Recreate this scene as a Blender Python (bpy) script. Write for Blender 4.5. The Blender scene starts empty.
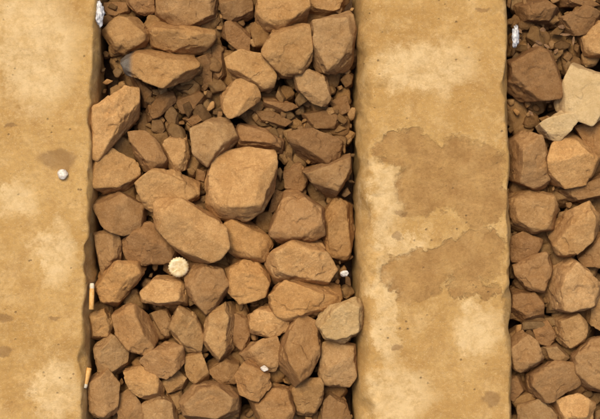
import bpy, bmesh, math, random
import numpy as np
from mathutils import Vector
random.seed(7); R=np.random.RandomState(11)
S=1/600.0
def wx(px): return (px-300)*S
def wy(py): return (209.5-py)*S

# ---------------- noise
T=np.random.RandomState(3).rand(4096).astype(np.float64)
def vnoise(p):
    i=np.floor(p).astype(np.int64); f=p-i; f=f*f*(3-2*f)
    def h(a,b,c): return T[((a*73856093)^(b*19349663)^(c*83492791))&4095]
    x,y,z=i[:,0],i[:,1],i[:,2]; fx,fy,fz=f[:,0],f[:,1],f[:,2]
    def L(a,b,t): return a+(b-a)*t
    c=L(L(L(h(x,y,z),h(x+1,y,z),fx),L(h(x,y+1,z),h(x+1,y+1,z),fx),fy),
        L(L(h(x,y,z+1),h(x+1,y,z+1),fx),L(h(x,y+1,z+1),h(x+1,y+1,z+1),fx),fy),fz)
    return c*2-1
def fbm(p,o=4):
    r=0;a=1;s=0
    for k in range(o):
        r=r+a*vnoise(p+k*17.3); s+=a; a*=.5; p=p*2.03
    return r/s
def ico(n):
    bm=bmesh.new(); bmesh.ops.create_icosphere(bm,subdivisions=n,radius=1)
    v=np.array([x.co[:] for x in bm.verts]); f=np.array([[q.index for q in x.verts] for x in bm.faces]); bm.free()
    return v/np.linalg.norm(v,axis=1)[:,None],f
ICO={n:ico(n) for n in (3,4,5,6)}

def build(name,V,F,C,mat):
    me=bpy.data.meshes.new(name)
    me.vertices.add(len(V)); me.vertices.foreach_set('co',V.astype(np.float32).ravel())
    me.loops.add(F.size); me.loops.foreach_set('vertex_index',F.astype(np.int32).ravel())
    k=F.shape[1]
    me.polygons.add(len(F)); me.polygons.foreach_set('loop_start',np.arange(0,F.size,k,dtype=np.int32))
    me.polygons.foreach_set('loop_total',np.full(len(F),k,dtype=np.int32))
    me.polygons.foreach_set('use_smooth',np.ones(len(F),dtype=bool))
    me.update(calc_edges=True)
    if C is not None:
        a=me.color_attributes.new('tint','FLOAT_COLOR','POINT')
        a.data.foreach_set('color',np.hstack([C,np.ones((len(C),1))]).astype(np.float32).ravel())
    me.materials.append(mat)
    o=bpy.data.objects.new(name,me); bpy.context.scene.collection.objects.link(o)
    return o
class Acc:
    def __init__(s): s.V=[];s.F=[];s.C=[];s.n=0
    def add(s,v,f,c):
        s.V.append(v); s.F.append(f+s.n); s.n+=len(v)
        c=np.asarray(c,float)
        s.C.append(np.tile(c,(len(v),1)) if c.ndim==1 else c)
    def make(s,name,mat): return build(name,np.vstack(s.V),np.vstack(s.F),np.vstack(s.C),mat)

def hull2(P):
    P=sorted(set(map(tuple,P)))
    def cr(o,a,b): return (a[0]-o[0])*(b[1]-o[1])-(a[1]-o[1])*(b[0]-o[0])
    lo=[];up=[]
    for p in P:
        while len(lo)>1 and cr(lo[-2],lo[-1],p)<=0: lo.pop()
        lo.append(p)
    for p in reversed(P):
        while len(up)>1 and cr(up[-2],up[-1],p)<=0: up.pop()
        up.append(p)
    return np.array(lo[:-1]+up[:-1])

def rock(poly,z0,ht,hb,lvl=5,p=48,grow=1.04,flat=0.17,nch=8,rough=1.0):
    """stone from a plan outline (world metres)"""
    H=hull2(poly); c=H.mean(0); H=(H-c)*grow
    N=[];D=[];E=[]
    for i in range(len(H)):
        a=H[i];b=H[(i+1)%len(H)]; e=b-a; l=np.linalg.norm(e)
        n=np.array([e[1],-e[0]])/l; d=n@a
        if d<1e-4: d=1e-4
        E.append((n,d)); t=R.uniform(-.35,.45)
        N.append([n[0]*math.cos(t),n[1]*math.cos(t),math.sin(t)]); D.append(d*math.cos(t))
    tx,ty=R.normal(0,flat,2); n=np.array([tx,ty,1]); n/=np.linalg.norm(n); N.append(n);D.append(ht)
    tx,ty=R.normal(0,.25,2); n=np.array([tx,ty,-1]); n/=np.linalg.norm(n); N.append(n);D.append(hb)
    for k in range(nch):
        n2,d=E[R.randint(len(E))]
        a=math.radians(R.uniform(22,72)); an=math.atan2(n2[1],n2[0])+R.normal(0,.4)
        n2=np.array([math.cos(an),math.sin(an)]); d=(H@n2).max()
        N.append([n2[0]*math.cos(a),n2[1]*math.cos(a),math.sin(a)])
        lo=.64 if k<3 else .79
        D.append((d*math.cos(a)+ht*math.sin(a))*R.uniform(lo,.92))
    for k in range(3):
        an=R.uniform(0,6.28);a=math.radians(R.uniform(30,60));n2=np.array([math.cos(an),math.sin(an)]); d=(H@n2).max()
        N.append([n2[0]*math.cos(a),n2[1]*math.cos(a),-math.sin(a)])
        D.append((d*math.cos(a)+hb*math.sin(a))*R.uniform(.6,.85))
    N=np.array(N);D=np.array(D)
    v,f=ICO[lvl]
    sz=np.array([np.ptp(H[:,0])/2,np.ptp(H[:,1])/2,(ht+hb)/2]); d=v*sz
    m=float(sz[:2].mean()); off=R.rand(3)*50
    q=np.maximum(0,(d@N.T)/D)
    q=q*(1+.03*np.stack([vnoise(v*1.7+off+3.1*j) for j in range(len(N))],1))
    mx=q.max(1)
    r=1/(mx*((q/mx[:,None])**p).sum(1)**(1/p))
    X=d*r[:,None]
    nn=X/np.linalg.norm(X,axis=1)[:,None]
    k=min(1,m/.03)
    disp=fbm(X/m*1.5+off,3)*m*.05 + fbm(X/0.011+off,4)*.0019*k
    s=fbm(X/m*1.9+off+9,3); disp-=np.clip((s-.16)*14,0,1)*m*.045
    rd=1-np.abs(fbm(X/m*2.6+off+20,2))*2; disp-=np.clip(rd-.86,0,1)*m*.07
    X=X+nn*(disp*rough)[:,None]
    X[:,0]+=c[0];X[:,1]+=c[1];X[:,2]+=z0
    return X,f

BASE=[np.array(c) for c in [(1,1,1),(.93,.91,.88),(1.1,1.08,1.04),(.84,.79,.76),(1.05,.99,.9),(.90,.89,.92),(1.14,1.13,1.12),(.98,1.01,1.08),(.78,.75,.76)]]
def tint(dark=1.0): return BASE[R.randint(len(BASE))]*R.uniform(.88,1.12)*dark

# ---------------- stones traced as plan outlines (survey units, 600 = 1 m): (outline, height level, tone)
HERO=[
([(103,0),(128,0),(127,10),(114,16),(104,12)],-2,.8),
([(100,32),(112,18),(130,15),(145,25),(147,44),(130,54),(112,52)],0,.95),
([(147,30),(155,22),(180,23),(212,29),(214,38),(205,50),(175,54),(152,46)],1,1.05),
([(121,59),(135,50),(165,52),(195,57),(198,72),(185,82),(160,85),(128,74)],2,1.0),
([(155,-8),(217,-8),(215,15),(195,25),(165,22),(154,12)],0,.95),
([(122,-10),(153,-10),(155,9),(142,13),(128,5)],-1,.8),
([(218,-8),(252,-8),(252,10),(237,19),(222,15)],-1,.85),
([(257,-8),(305,-8),(307,16),(290,29),(265,31),(256,18)],1,1.0),
([(265,42),(274,28),(290,24),(308,27),(311,58),(302,75),(282,76),(268,62)],2,1.02),
([(311,24),(335,14),(352,13),(356,36),(351,60),(336,74),(320,73),(311,60)],2,1.0),
([(303,-8),(347,-8),(342,8),(325,13),(305,9)],-1,.85),
([(226,59),(250,52),(266,55),(276,72),(272,88),(260,91),(245,80),(230,74)],1,.92),
([(221,96),(231,82),(245,79),(257,90),(259,101),(245,110),(228,115),(221,106)],1,1.05),
([(293,75),(308,68),(326,76),(331,95),(325,105),(310,101),(297,89)],1,.97),
([(222,25),(235,19),(250,34),(249,48),(235,46),(222,36)],-1,.72),
([(88,120),(100,104),(125,86),(138,88),(138,110),(125,131),(101,158),(89,152)],2,1.08),
([(193,56),(212,50),(215,64),(213,80),(202,91),(195,76)],-2,.6),
([(127,133),(145,131),(160,144),(168,160),(161,172),(146,172),(133,154)],1,.98),
([(191,127),(210,118),(230,121),(238,138),(226,151),(206,166),(195,156)],2,1.05),
([(160,145),(172,132),(185,135),(189,156),(185,170),(171,173),(164,158)],0,.9),
([(235,134),(240,123),(268,129),(284,140),(281,152),(260,149),(237,146)],0,.8),
([(289,133),(315,129),(343,141),(341,155),(316,163),(295,151)],0,.62),
([(206,182),(214,155),(240,149),(274,151),(275,180),(266,206),(245,221),(219,216),(206,202)],3,1.1),
([(302,170),(325,162),(350,154),(351,170),(336,196),(320,191)],2,.95),
([(284,166),(299,161),(309,178),(302,195),(287,191)],-1,.7),
([(91,157),(108,148),(137,164),(139,180),(121,191),(101,193),(92,180)],1,.92),
([(136,187),(150,175),(180,172),(198,182),(197,199),(183,208),(156,214),(141,203)],0,.95),
([(91,203),(118,191),(144,206),(143,224),(125,233),(101,223)],1,1.0),
([(153,202),(163,197),(195,205),(221,221),(224,254),(204,262),(176,250),(155,226)],3,1.05),
([(121,241),(145,221),(160,229),(177,250),(172,263),(141,266),(125,259)],0,.78),
([(91,233),(115,230),(121,249),(118,264),(101,276),(96,260)],0,.95),
([(93,287),(108,265),(139,262),(144,273),(131,290),(118,305),(100,304)],1,1.0),
([(221,224),(234,217),(262,230),(271,245),(259,264),(236,259),(222,242)],1,.95),
([(270,226),(284,194),(299,192),(323,209),(326,234),(306,243),(280,243)],2,1.08),
([(321,217),(335,196),(350,204),(353,244),(346,259),(330,256),(322,240)],0,.97),
([(264,262),(280,246),(300,236),(322,244),(338,269),(327,286),(300,286),(274,278)],2,1.06),
([(224,270),(239,262),(261,264),(271,279),(266,297),(242,304),(228,291)],1,1.02),
([(185,270),(200,262),(218,267),(228,290),(219,305),(205,316),(190,301)],1,.98),
([(139,293),(154,278),(180,279),(189,292),(186,305),(160,307),(142,303)],1,1.0),
([(267,295),(280,283),(310,282),(341,292),(343,305),(321,315),(295,323),(272,311)],2,1.05),
([(85,316),(104,309),(114,325),(109,340),(90,339)],0,.95),
([(113,311),(129,303),(145,314),(157,340),(149,358),(131,353),(118,336)],1,1.02),
([(148,315),(165,310),(173,325),(169,341),(157,339)],-1,.85),
([(170,321),(178,305),(195,314),(203,335),(200,352),(186,353),(172,337)],1,1.0),
([(202,331),(211,311),(226,303),(233,318),(231,350),(218,364),(207,351)],1,1.02),
([(248,316),(262,307),(285,309),(286,330),(266,338),(250,333)],1,1.0),
([(232,316),(246,314),(249,344),(241,356),(233,345)],-1,.75),
([(277,356),(289,325),(300,312),(319,324),(321,350),(311,375),(296,386),(280,373)],3,1.08),
([(318,372),(322,346),(335,338),(356,344),(357,374),(346,388),(326,386)],1,1.0),
([(93,346),(110,335),(128,350),(126,365),(111,376),(96,371)],0,1.0),
([(139,362),(165,341),(183,350),(184,362),(166,378),(145,373)],1,1.05),
([(239,355),(254,342),(275,337),(280,355),(276,370),(251,368)],1,.97),
([(184,355),(199,351),(208,379),(196,388),(186,376)],0,.92),
([(87,380),(104,368),(118,385),(116,412),(101,421),(88,411)],1,.95),
([(124,371),(139,367),(163,385),(161,397),(145,401),(130,391)],1,1.03),
([(161,381),(177,371),(188,379),(181,391),(166,394)],0,.9),
([(179,401),(194,385),(220,382),(238,395),(238,412),(216,421),(184,417)],2,1.06),
([(205,370),(225,358),(239,365),(238,384),(224,387)],0,.88),
([(235,376),(250,360),(268,370),(271,385),(256,400),(240,394)],2,1.05),
([(251,403),(270,387),(289,388),(295,405),(290,425),(260,425)],1,1.0),
([(289,391),(300,380),(316,380),(321,400),(313,416),(297,416)],1,.93),
([(321,402),(330,393),(346,401),(350,426),(325,426)],0,.92),
([(142,406),(158,396),(173,404),(176,426),(145,426)],0,.95),
([(117,396),(128,390),(142,409),(141,428),(118,426)],0,.9),
([(166,396),(180,392),(184,410),(176,416)],-1,.85),
([(508,61),(535,47),(552,54),(558,75),(554,97),(526,101),(509,86)],1,.66),
([(512,141),(525,131),(545,139),(551,160),(549,184),(536,190),(515,181)],1,1.1),
([(548,158),(555,140),(568,129),(588,144),(598,164),(590,181),(561,186),(550,176)],2,1.08),
([(577,128),(602,122),(612,140),(602,162),(590,151)],1,1.05),
([(562,190),(590,178),(612,172),(612,196),(576,202)],0,1.0),
([(509,197),(530,189),(555,194),(561,210),(556,228),(531,234),(512,223)],0,.92),
([(552,241),(569,211),(590,204),(602,215),(598,235),(576,256),(558,256)],2,1.05),
([(580,257),(600,233),(618,240),(614,268),(588,266)],0,.97),
([(514,265),(530,257),(549,253),(554,270),(546,293),(530,291),(517,277)],1,1.04),
([(551,291),(558,268),(572,258),(590,271),(601,286),(597,306),(570,313),(555,309)],2,1.08),
([(509,240),(525,232),(546,240),(541,252),(515,261)],-1,.72),
([(559,321),(577,312),(588,325),(584,345),(568,348),(560,336)],1,.97),
([(572,356),(589,340),(606,337),(612,372),(602,392),(585,387),(574,376)],2,1.05),
([(508,347),(525,332),(540,344),(545,362),(526,373),(512,367)],1,.85),
([(529,376),(550,362),(575,364),(582,384),(561,396),(540,401),(530,391)],1,.95),
([(514,292),(530,290),(545,300),(546,319),(526,323),(512,312)],-1,.7),
([(588,302),(606,296),(618,315),(606,332),(590,322)],-1,.85),
([(534,327),(552,322),(561,338),(552,350),(538,346)],-1,.75),
([(544,348),(560,346),(572,358),(560,366),(548,360)],0,.85),
([(519,406),(545,399),(560,415),(556,430),(520,430)],0,.9),
([(556,401),(580,394),(596,404),(592,428),(565,428)],1,1.0),
([(508,378),(522,376),(528,392),(518,404),(508,398)],-1,.7),
([(560,17),(586,5),(604,12),(596,28),(572,34)],0,.62),
([(520,4),(545,-4),(561,8),(552,21),(526,20)],0,.6),
([(582,36),(600,18),(614,24),(612,56),(587,54)],0,1.0),
([(566,-6),(590,-8),(602,2),(586,6),(570,4)],-1,.6),
([(120,60),(138,74),(155,88),(150,104),(140,106),(134,88)],-3,.62),
([(143,108),(156,94),(172,90),(176,100),(158,118),(145,122)],-2,.58),
([(172,96),(196,88),(206,96),(196,110),(178,112)],-2,.6),
([(262,96),(285,99),(300,106),(282,112),(264,106)],-1,.75),
([(300,112),(322,108),(345,118),(340,128),(312,128)],-2,.55),
([(252,110),(274,110),(292,120),(282,128),(258,122)],-2,.55),
([(182,118),(196,112),(204,120),(192,128)],-1,.62),
([(330,100),(346,94),(351,112),(340,116)],-2,.6),
([(210,40),(222,44),(226,74),(216,84),(210,62)],-2,.58),
([(146,178),(138,160),(146,172),(160,176)],-2,.7),
([(196,168),(206,170),(204,182),(197,180)],-1,.7),
([(226,156),(240,148),(236,158)],-1,.8),
([(275,190),(286,194),(278,212),(268,214)],-2,.7),
]
PALE=[
([(313,319),(325,307),(355,297),(363,305),(361,330),(345,341),(325,339)],5,0),
([(559,91),(571,65),(604,76),(606,112),(586,124),(560,113)],4,1),
([(537,126),(560,112),(573,118),(558,141),(548,139)],3,1),
]
A=Acc()
for k,(P,l,t) in enumerate(HERO):
    W=np.array([(wx(a),wy(b)) for a,b in P]); r=math.sqrt(np.ptp(W[:,0])*np.ptp(W[:,1]))/2
    h=min(.032,r*R.uniform(.6,.8))
    z=-.047+l*.0065
    v,f=rock(W,z,h,h*1.1,lvl=6)
    col=tint()*t if t>.8 else np.array([.95,.88,.88])*t
    if k==3: col=np.array([1.0,.97,.92])
    C=np.tile(col,(len(v),1))
    if k==3:
        m=np.clip((wx(135)-v[:,0])/(5*S),0,1)[:,None]; C=C*(1-m)+np.array([.5,.74,1.5])*.8*m
    A.add(v,f,C)
# ---- sleeper plan edges (top face left/right at rows 0 and 419)
SLE=[(-478,-322,-488,-330),(-66,96,-76,83),(373,502,371,508),(772,925,775,930)]
def edges(py,i):
    a,b,c,d=SLE[i]; t=py/419; return a+(c-a)*t,b+(d-b)*t
def inbay(px,py,m):
    for i in range(4):
        l,r=edges(py,i)
        if l-16-m<px<r+5+m: return False
    return True
def rpoly(cx,cy,r,lo=5,hi=8,emax=1.6):
    n=R.randint(lo,hi); a0=R.rand()*6.28; el=R.uniform(1,emax); th=R.rand()*3.14
    P=[]
    for i in range(n):
        a=a0+6.283*i/n+R.normal(0,.2); q=r*R.uniform(.85,1.15)
        x=q*math.cos(a)*el**.5;y=q*math.sin(a)/el**.5
        P.append((cx+x*math.cos(th)-y*math.sin(th),cy+x*math.sin(th)+y*math.cos(th)))
    return np.array(P)
def scatter(x0,x1,y0,y1,tries,rmin,rmax,pack,cond):
    out=[]
    for _ in range(tries):
        r=R.uniform(rmin,rmax); x=R.uniform(x0,x1);y=R.uniform(y0,y1)
        if not inbay(x,y,r*.7) or not cond(x,y,r): continue
        if any((x-a)**2+(y-b)**2<((r+c)*pack)**2 for a,b,c in out): continue
        out.append((x,y,r))
    return out
outside=lambda x,y,r: (y<-12-r*.5 or y>430+r*.5 or x<80 or x>612+r)
for x,y,r in scatter(-650,1150,-420,840,9000,15,29,.84,outside):
    W=rpoly(wx(x),wy(y),r*S); h=r*S*R.uniform(.6,.8)
    v,f=rock(W,-.047+R.uniform(-.008,.012),h,h,lvl=4); A.add(v,f,tint())
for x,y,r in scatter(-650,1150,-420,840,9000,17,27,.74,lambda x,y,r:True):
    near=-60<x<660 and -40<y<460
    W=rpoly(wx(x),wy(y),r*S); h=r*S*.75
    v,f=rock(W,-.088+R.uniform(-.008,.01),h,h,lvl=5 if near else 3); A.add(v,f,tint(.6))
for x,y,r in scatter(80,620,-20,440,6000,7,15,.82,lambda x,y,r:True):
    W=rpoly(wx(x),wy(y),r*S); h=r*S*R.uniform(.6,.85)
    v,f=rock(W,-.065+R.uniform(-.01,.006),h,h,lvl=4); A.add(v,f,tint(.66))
def inel(x,y,L): return any(((x-a)/c)**2+((y-b)/d)**2<1 for a,b,c,d in L)
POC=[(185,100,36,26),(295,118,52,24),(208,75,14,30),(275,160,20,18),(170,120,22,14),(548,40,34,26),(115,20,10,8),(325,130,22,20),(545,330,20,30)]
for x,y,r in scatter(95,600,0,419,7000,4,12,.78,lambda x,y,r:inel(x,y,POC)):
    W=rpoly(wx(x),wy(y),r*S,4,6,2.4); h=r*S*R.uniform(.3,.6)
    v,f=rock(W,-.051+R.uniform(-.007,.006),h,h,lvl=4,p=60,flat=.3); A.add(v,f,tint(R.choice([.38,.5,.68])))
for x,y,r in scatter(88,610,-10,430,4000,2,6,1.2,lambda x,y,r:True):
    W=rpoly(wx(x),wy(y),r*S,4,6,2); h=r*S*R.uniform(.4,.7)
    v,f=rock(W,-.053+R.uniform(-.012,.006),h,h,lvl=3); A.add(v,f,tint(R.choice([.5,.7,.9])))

# ---------------- materials
def mat(name):
    m=bpy.data.materials.new(name); m.use_nodes=True; nt=m.node_tree; nt.nodes.clear()
    o=nt.nodes.new('ShaderNodeOutputMaterial'); b=nt.nodes.new('ShaderNodeBsdfPrincipled')
    nt.links.new(b.outputs[0],o.inputs[0]); b.inputs['Roughness'].default_value=.92
    b.inputs['Specular IOR Level'].default_value=.15
    return m,nt,b
def N(nt,t,**k):
    n=nt.nodes.new(t)
    for a,b in k.items():
        if a.startswith('_'): setattr(n,a[1:],b)
        else: n.inputs[a.replace('__',' ')].default_value=b
    return n
def noise(nt,co,scale,det=6,rough=.6,dist=0):
    n=N(nt,'ShaderNodeTexNoise',Scale=scale,Detail=det,Roughness=rough,Distortion=dist); nt.links.new(co,n.inputs['Vector']); return n.outputs['Fac']
def ramp(nt,f,a,b,c0=(0,0,0,1),c1=(1,1,1,1)):
    r=nt.nodes.new('ShaderNodeValToRGB'); r.color_ramp.elements[0].position=a; r.color_ramp.elements[1].position=b
    r.color_ramp.elements[0].color=c0; r.color_ramp.elements[1].color=c1; nt.links.new(f,r.inputs[0]); return r.outputs[0]
def mix(nt,f,a,b,mode='MIX'):
    m=nt.nodes.new('ShaderNodeMix'); m.data_type='RGBA'; m.blend_type=mode
    for s,v in ((m.inputs[0],f),(m.inputs[6],a),(m.inputs[7],b)):
        if isinstance(v,(int,float)): s.default_value=v
        elif isinstance(v,tuple): s.default_value=v
        else: nt.links.new(v,s)
    return m.outputs[2]
def math_(nt,op,a,b=None,c=None):
    m=nt.nodes.new('ShaderNodeMath'); m.operation=op
    for i,v in enumerate((a,b,c)):
        if v is None: continue
        if isinstance(v,(int,float)): m.inputs[i].default_value=v
        else: nt.links.new(v,m.inputs[i])
    return m.outputs[0]
def bump(nt,b,h,strength,dist):
    n=N(nt,'ShaderNodeBump',Strength=strength,Distance=dist); nt.links.new(h,n.inputs['Height']); nt.links.new(n.outputs[0],b.inputs['Normal'])
def rgb(*c): return (c[0],c[1],c[2],1)

def stone_mat(name,c1,c2,c3,c4,usetint=True):
    m,nt,b=mat(name); g=nt.nodes.new('ShaderNodeNewGeometry'); co=g.outputs['Position']
    big=ramp(nt,noise(nt,co,32,5,.65),.38,.62); fine=ramp(nt,noise(nt,co,170,5,.8),.41,.62)
    c=mix(nt,big,c1,c2); c=mix(nt,math_(nt,'MULTIPLY',fine,.5),c,c3)
    sp=ramp(nt,noise(nt,co,380,3,.75),.54,.66); c=mix(nt,math_(nt,'MULTIPLY',sp,.4),c,c4)
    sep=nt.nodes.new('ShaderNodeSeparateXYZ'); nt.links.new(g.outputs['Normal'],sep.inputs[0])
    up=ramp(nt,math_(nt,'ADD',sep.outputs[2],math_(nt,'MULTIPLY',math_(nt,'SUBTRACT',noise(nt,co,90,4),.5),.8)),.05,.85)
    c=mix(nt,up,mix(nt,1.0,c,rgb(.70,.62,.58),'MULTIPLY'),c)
    if usetint:
        t=N(nt,'ShaderNodeVertexColor',_layer_name='tint'); c=mix(nt,1.0,c,t.outputs[0],'MULTIPLY')
    nt.links.new(c,b.inputs['Base Color'])
    h=math_(nt,'ADD',noise(nt,co,170,6,.8),math_(nt,'MULTIPLY',noise(nt,co,900,2,.7),.4))
    bump(nt,b,h,.9,.0036)
    return m
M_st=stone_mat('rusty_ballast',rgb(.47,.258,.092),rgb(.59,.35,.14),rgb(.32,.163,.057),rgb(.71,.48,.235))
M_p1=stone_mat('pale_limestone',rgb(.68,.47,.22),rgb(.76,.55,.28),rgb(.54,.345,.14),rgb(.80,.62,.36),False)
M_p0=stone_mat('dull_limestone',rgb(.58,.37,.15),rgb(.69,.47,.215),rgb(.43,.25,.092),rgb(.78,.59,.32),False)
A.make('ballast_stones',M_st)
for P,l,w in PALE:
    W=np.array([(wx(a),wy(b)) for a,b in P]); a2=Acc()
    v,f=rock(W,-.047+l*.0065,.02,.024,nch=5,flat=.1,lvl=6,rough=.8 if w else 1.6); a2.add(v,f,(1,1,1)); a2.make('pale_stone',(M_p0,M_p1)[w])

# ---------------- ground
m,nt,b=mat('earth'); g=nt.nodes.new('ShaderNodeNewGeometry'); co=g.outputs['Position']
c=mix(nt,ramp(nt,noise(nt,co,30,8,.7),.35,.7),rgb(.09,.05,.03),rgb(.2,.12,.06)); nt.links.new(c,b.inputs['Base Color'])
bump(nt,b,noise(nt,co,120,8,.7),.8,.01)
bm=bmesh.new(); bmesh.ops.create_grid(bm,x_segments=8,y_segments=8,size=300)
me=bpy.data.meshes.new('ground'); bm.to_mesh(me); bm.free(); me.materials.append(m)
o=bpy.data.objects.new('ground',me); o.location=(0,0,-.118); bpy.context.scene.collection.objects.link(o)

# ---------------- sleepers
def sleeper_mat(name,patches,bright,spots):
    m,nt,b=mat(name); g=nt.nodes.new('ShaderNodeNewGeometry'); co=g.outputs['Position']
    c=mix(nt,ramp(nt,noise(nt,co,5.5,7,.65,.4),.36,.66),rgb(.52,.30,.092),rgb(.66,.415,.15))
    c=mix(nt,math_(nt,'MULTIPLY',ramp(nt,noise(nt,co,20,8,.8,.3),.48,.62),.6),c,rgb(.78,.53,.235))
    c=mix(nt,math_(nt,'MULTIPLY',ramp(nt,noise(nt,co,11,8,.8,.6),.51,.65),.55),c,rgb(.41,.22,.066))
    c=mix(nt,math_(nt,'MULTIPLY',ramp(nt,noise(nt,co,150,5,.82),.45,.61),.42),c,rgb(.38,.21,.068))
    c=mix(nt,math_(nt,'MULTIPLY',ramp(nt,noise(nt,co,300,3,.78),.54,.67),.4),c,rgb(.86,.63,.32))
    nv=N(nt,'ShaderNodeTexNoise',Scale=19,Detail=8,Roughness=.74); nt.links.new(co,nv.inputs['Vector'])
    def mask(L,soft,amp):
        tot=None
        vs=nt.nodes.new('ShaderNodeVectorMath'); vs.operation='SUBTRACT'; nt.links.new(nv.outputs['Color'],vs.inputs[0]); vs.inputs[1].default_value=(.5,.5,.5)
        vm=nt.nodes.new('ShaderNodeVectorMath'); vm.operation='MULTIPLY_ADD'; nt.links.new(vs.outputs[0],vm.inputs[0]); vm.inputs[1].default_value=(amp,)*3; nt.links.new(co,vm.inputs[2])
        for x,y,rx,ry in L:
            a=nt.nodes.new('ShaderNodeVectorMath'); a.operation='SUBTRACT'; nt.links.new(vm.outputs[0],a.inputs[0]); a.inputs[1].default_value=(wx(x),wy(y),0)
            d=nt.nodes.new('ShaderNodeVectorMath'); d.operation='MULTIPLY'; nt.links.new(a.outputs[0],d.inputs[0]); d.inputs[1].default_value=(1/(rx*S),1/(ry*S),0)
            l=nt.nodes.new('ShaderNodeVectorMath'); l.operation='LENGTH'; nt.links.new(d.outputs[0],l.inputs[0])
            v=l.outputs['Value']; tot=v if tot is None else math_(nt,'MINIMUM',tot,v)
        return ramp(nt,tot,1-soft,1+soft,rgb(1,1,1),rgb(0,0,0))
    if bright:
        kb=math_(nt,'MULTIPLY',mask(bright,.4,.13),math_(nt,'ADD',.25,math_(nt,'MULTIPLY',ramp(nt,noise(nt,co,38,7,.8),.4,.58),.5)))
        c=mix(nt,kb,c,rgb(.88,.65,.335))
    h2=None
    if patches:
        k=mask(patches,.14,.10); pc=mix(nt,ramp(nt,noise(nt,co,30,6,.7),.38,.66),rgb(.38,.205,.068),rgb(.52,.305,.11))
        pc=mix(nt,math_(nt,'MULTIPLY',ramp(nt,noise(nt,co,200,4,.8),.44,.62),.5),pc,rgb(.28,.145,.048))
        k=math_(nt,'MULTIPLY',k,math_(nt,'ADD',.55,math_(nt,'MULTIPLY',ramp(nt,noise(nt,co,26,6,.75),.42,.56),.38)))
        c=mix(nt,k,c,pc); h2=k
    if spots:
        k2=mask(spots,.3,.04); c=mix(nt,math_(nt,'MULTIPLY',k2,.55),c,rgb(.25,.135,.055))
    vo=N(nt,'ShaderNodeTexVoronoi',Scale=70); nt.links.new(co,vo.inputs['Vector'])
    ph=math_(nt,'MULTIPLY',ramp(nt,vo.outputs['Distance'],.07,.16,rgb(1,1,1),rgb(0,0,0)),ramp(nt,noise(nt,co,13,2),.5,.6))
    c=mix(nt,math_(nt,'MULTIPLY',ph,.55),c,rgb(.2,.12,.06))
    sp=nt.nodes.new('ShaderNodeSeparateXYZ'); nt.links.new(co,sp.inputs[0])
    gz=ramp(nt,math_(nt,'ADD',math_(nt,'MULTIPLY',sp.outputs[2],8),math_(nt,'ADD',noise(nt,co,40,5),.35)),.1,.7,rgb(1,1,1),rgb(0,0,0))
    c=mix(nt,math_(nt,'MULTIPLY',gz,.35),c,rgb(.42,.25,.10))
    nt.links.new(c,b.inputs['Base Color'])
    h=math_(nt,'ADD',noise(nt,co,110,7,.82),math_(nt,'MULTIPLY',ph,-.6))
    if h2: h=math_(nt,'ADD',h,math_(nt,'MULTIPLY',h2,-.5))
    bump(nt,b,h,.85,.0038)
    return m
def sleeper(i,mt):
    y0,y1=-.95,.95; ny=640; ys=np.linspace(y1,y0,ny)
    L=[(-.030,-.13),(-.0285,-.1),(-.027,-.07),(-.025,-.05),(-.0225,-.036),(-.0195,-.026),(-.016,-.018),(-.012,-.0115),(-.008,-.0065),(-.004,-.003),(0,-.0012),(.004,-.0003),(.009,0)]
    nt_=56
    V=[];rows=0
    for y in ys:
        py=209.5-y*600; l,r=edges(py,i); l=wx(l);r=wx(r)
        row=[(l+a,z) for a,z in L]
        row+=[(l+.009+(r-l-.012)*t/(nt_+1),0) for t in range(1,nt_+1)]
        row+=[(r-a*.33,z) for a,z in reversed(L)]
        V+= [(a,y,z) for a,z in row]; rows=len(row)
    V=np.array(V); n0=V.copy()
    Q=n0+i*3.7
    idx=np.tile(np.arange(rows),ny); fall=14
    k=len(L)-2
    wl=np.clip(1-(idx-k)/fall,0,1)**2; wl[idx<=k]=1
    wr=np.clip(1-((rows-1-k)-idx)/fall,0,1)**2; wr[idx>=rows-1-k]=1
    Qe=Q.copy(); Qe[:,0]=0; Qe[:,2]*=1.5
    def ed(o): return np.clip(fbm(Qe*26+o,4),-.45,1)*.006+np.clip(fbm(Qe*12+o+5,4)-.2,0,1)*.022
    V[:,0]+=wl*ed(2.2+i)-wr*ed(31.7+i)
    V[:,2]+=fbm(Q*9,4)*.003+fbm(Q*60,3)*.0012
    V[:,2]-=np.maximum(wl,wr)*np.clip(fbm(Q*55+3,3)-.1,0,1)*.008
    a=np.arange(ny-1)[:,None]*rows+np.arange(rows-1)[None,:]
    F=np.stack([a,a+rows,a+rows+1,a+1],-1).reshape(-1,4)
    o=build('concrete_sleeper',V,F,None,mt)
    bm=bmesh.new(); bm.from_mesh(o.data)
    bmesh.ops.holes_fill(bm,edges=[e for e in bm.edges if e.is_boundary],sides=0); bmesh.ops.recalc_face_normals(bm,faces=bm.faces)
    bm.to_mesh(o.data); bm.free(); return o
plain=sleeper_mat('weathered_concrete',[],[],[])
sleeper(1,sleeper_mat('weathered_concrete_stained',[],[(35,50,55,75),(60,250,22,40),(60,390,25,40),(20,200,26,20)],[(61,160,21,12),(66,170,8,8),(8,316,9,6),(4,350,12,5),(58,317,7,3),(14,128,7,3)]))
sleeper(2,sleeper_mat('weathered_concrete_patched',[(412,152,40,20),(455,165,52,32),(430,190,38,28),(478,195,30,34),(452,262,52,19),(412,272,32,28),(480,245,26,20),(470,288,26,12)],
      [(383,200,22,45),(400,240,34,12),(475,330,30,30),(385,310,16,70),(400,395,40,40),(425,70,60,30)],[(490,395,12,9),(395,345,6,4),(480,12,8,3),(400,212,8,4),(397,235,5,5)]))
sleeper(0,plain); sleeper(3,plain)

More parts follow.
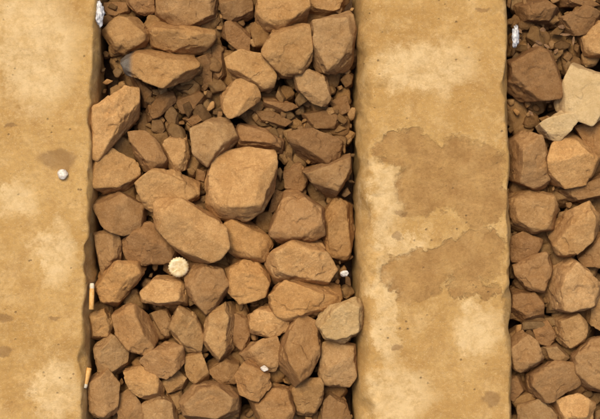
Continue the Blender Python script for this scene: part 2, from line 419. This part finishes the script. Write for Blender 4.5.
# ---------------- small litter
def simple(name,col,rough=.6,metal=0,nscale=200,c2=None):
    m,nt,b=mat(name); g=nt.nodes.new('ShaderNodeNewGeometry'); 
    c=mix(nt,ramp(nt,noise(nt,g.outputs['Position'],nscale,5),.4,.65),rgb(*col),rgb(*(c2 or [x*.7 for x in col])))
    nt.links.new(c,b.inputs['Base Color']); b.inputs['Roughness'].default_value=rough; b.inputs['Metallic'].default_value=metal
    b.inputs['Specular IOR Level'].default_value=.5
    return m
M_paper=simple('cigarette_paper',(.75,.66,.48)); M_filter=simple('cork_filter',(.66,.34,.08),c2=(.76,.46,.16)); M_ash=simple('ash',(.08,.06,.05))
def lathe(prof,seg,matidx,jit=0):
    bm=bmesh.new(); rings=[]
    for r,z in prof:
        rings.append([bm.verts.new((r*math.cos(6.2832*k/seg)+random.gauss(0,jit),r*math.sin(6.2832*k/seg)+random.gauss(0,jit),z)) for k in range(seg)])
    for j in range(len(rings)-1):
        for k in range(seg):
            f=bm.faces.new((rings[j][k],rings[j][(k+1)%seg],rings[j+1][(k+1)%seg],rings[j+1][k])); f.material_index=matidx[j]; f.smooth=True
    f=bm.faces.new(rings[-1]); f.material_index=matidx[-1]
    f=bm.faces.new(rings[0][::-1]); f.material_index=matidx[0]
    return bm
def butt(px,py,z,rz,tilt,L=.030):
    r=.0042
    bm=lathe([(r*.6,-L/2),(r,-L/2+.0006),(r,-L*.1),(r*1.01,L*.2),(r*.93,L*.3),(r*.98,L*.42),(r*.8,L/2),(r*.4,L/2+.001)],20,[0,0,0,0,1,1,2,2],.00015)
    me=bpy.data.meshes.new('cigarette_butt'); bm.to_mesh(me); bm.free()
    for q in (M_filter,M_paper,M_ash): me.materials.append(q)
    o=bpy.data.objects.new('cigarette_butt',me); o.location=(wx(px),wy(py),z); o.rotation_euler=(math.radians(90+tilt),0,math.radians(rz)); bpy.context.scene.collection.objects.link(o)
butt(93,296,-.012,180,10,.044)
butt(88,377,-.014,-12,-8,.034)
M_cap=simple('painted_tin_cap',(.86,.72,.44),.35,.0,120,(.66,.46,.2))
bm=bmesh.new(); seg=84; rings=[]
for r,z,fl in [(.0005,.0052,0),(.004,.0053,0),(.0085,.0056,0),(.0118,.006,0),(.0140,.0052,0),(.0156,.0035,.15),(.0164,.0018,.6),(.0172,-.0004,1)]:
    rings.append([bm.verts.new(((r+fl*.0006*math.cos(21*6.2832*k/seg))*math.cos(6.2832*k/seg),(r+fl*.0006*math.cos(21*6.2832*k/seg))*math.sin(6.2832*k/seg),z-(.0012 if (.003<r<.013 and .3<k/seg<.6) else 0))) for k in range(seg)])
for j in range(len(rings)-1):
    for k in range(seg):
        f=bm.faces.new((rings[j][k],rings[j+1][k],rings[j+1][(k+1)%seg],rings[j][(k+1)%seg])); f.smooth=True
bm.faces.new(rings[0])
me=bpy.data.meshes.new('bottle_cap'); bm.to_mesh(me); bm.free(); me.materials.append(M_cap)
o=bpy.data.objects.new('bottle_cap',me); o.location=(wx(179),wy(267),-.018); o.rotation_euler=(.16,.12,0); bpy.context.scene.collection.objects.link(o)
sm=o.modifiers.new('solid','SOLIDIFY'); sm.thickness=.0006; sm.offset=-1
M_white=simple('white_quartz',(.78,.72,.62),.5,0,300,(.5,.43,.34)); 
def pebble(name,px,py,z,rx,ry,h,mt,p=30):
    n=7; P=np.array([(wx(px)+rx*S*math.cos(6.283*i/n)*R.uniform(.8,1.15),wy(py)+ry*S*math.sin(6.283*i/n)*R.uniform(.8,1.15)) for i in range(n)])
    v,f=rock(P,z,h,h,lvl=4,p=p,nch=5); build(name,v,f,None,mt)
pebble('white_pebble',65,175,.003,5.5,5.5,.006,M_white)
pebble('white_pebble',344,273,-.014,3.8,3.4,.005,M_white)
pebble('white_pebble',265,368,-.012,4,2.5,.004,M_white)
M_foil=simple('foil',(.60,.60,.60),.5,.3,260,(.36,.35,.34))
def foil(px,py,z,w,l,rz):
    v,f=ICO[4]; X=v*np.array([w,l,.5*w])*S
    X=X*(1+.35*np.abs(fbm(v*2.2+px,3))[:,None]*2-.2); X+=v*(np.abs(fbm(v*6+px,2))*.002)[:,None]
    c,s=math.cos(rz),math.sin(rz); X=np.stack([X[:,0]*c-X[:,1]*s+wx(px),X[:,0]*s+X[:,1]*c+wy(py),X[:,2]+z],-1)
    build('foil_scrap',X,f,None,M_foil)
foil(101,15,-.008,4.0,12,0.05); foil(514,38,-.008,3.4,11,-.05)
M_leaf=simple('dry_leaf',(.26,.14,.055),.8,0,150,(.12,.06,.025))
bm=bmesh.new()
for k in range(16):
    x=wx(R.uniform(518,578));y=wy(R.uniform(24,52)) if k<12 else wy(R.uniform(98,125)); z=-.036+R.uniform(-.006,.002); l=R.uniform(.004,.010); w_=l*R.uniform(.25,.6); a=R.rand()*6.28; tl=R.normal(0,.3)
    pp=[]
    for t,s in [(-1,0),(-.5,.8),(.1,1),(.6,.6),(1,0),(.6,-.6),(.1,-1),(-.5,-.8)]:
        u=t*l*R.uniform(.8,1.2); vv=s*w_*R.uniform(.7,1.2); pp.append(bm.verts.new((x+u*math.cos(a)-vv*math.sin(a),y+u*math.sin(a)+vv*math.cos(a),z+u*tl+abs(s)*w_*.4)))
    bm.faces.new(pp)
me=bpy.data.meshes.new('leaf_litter'); bm.to_mesh(me); bm.free(); me.materials.append(M_leaf)
o=bpy.data.objects.new('leaf_litter',me); bpy.context.scene.collection.objects.link(o)

# ---------------- light, sky, camera
el,az=math.radians(62),math.radians(25)
w=bpy.data.worlds.new('World'); bpy.context.scene.world=w; w.use_nodes=True; nt=w.node_tree
sky=nt.nodes.new('ShaderNodeTexSky'); sky.sky_type='NISHITA'; sky.sun_disc=False; sky.sun_elevation=el; sky.sun_rotation=-az; sky.dust_density=7; sky.air_density=1
bg=nt.nodes['Background']; bg.inputs[1].default_value=.14; nt.links.new(sky.outputs[0],bg.inputs[0])
sd=bpy.data.lights.new('sun','SUN'); sd.energy=1.5; sd.angle=math.radians(24); sd.color=(1,.86,.6)
so=bpy.data.objects.new('sun',sd); bpy.context.scene.collection.objects.link(so)
d=Vector((-math.sin(az)*math.cos(el),math.cos(az)*math.cos(el),math.sin(el))); so.rotation_euler=d.to_track_quat('Z','Y').to_euler()
cd=bpy.data.cameras.new('camera'); cam=bpy.data.objects.new('camera',cd); bpy.context.scene.collection.objects.link(cam)
cam.location=(0,0,2.175); cd.sensor_width=36; cd.lens=36*2.2; cd.clip_end=2000; cd.clip_start=.01
sc=bpy.context.scene; sc.camera=cam
sc.view_settings.view_transform='Standard'; sc.view_settings.look='None'; sc.view_settings.exposure=0
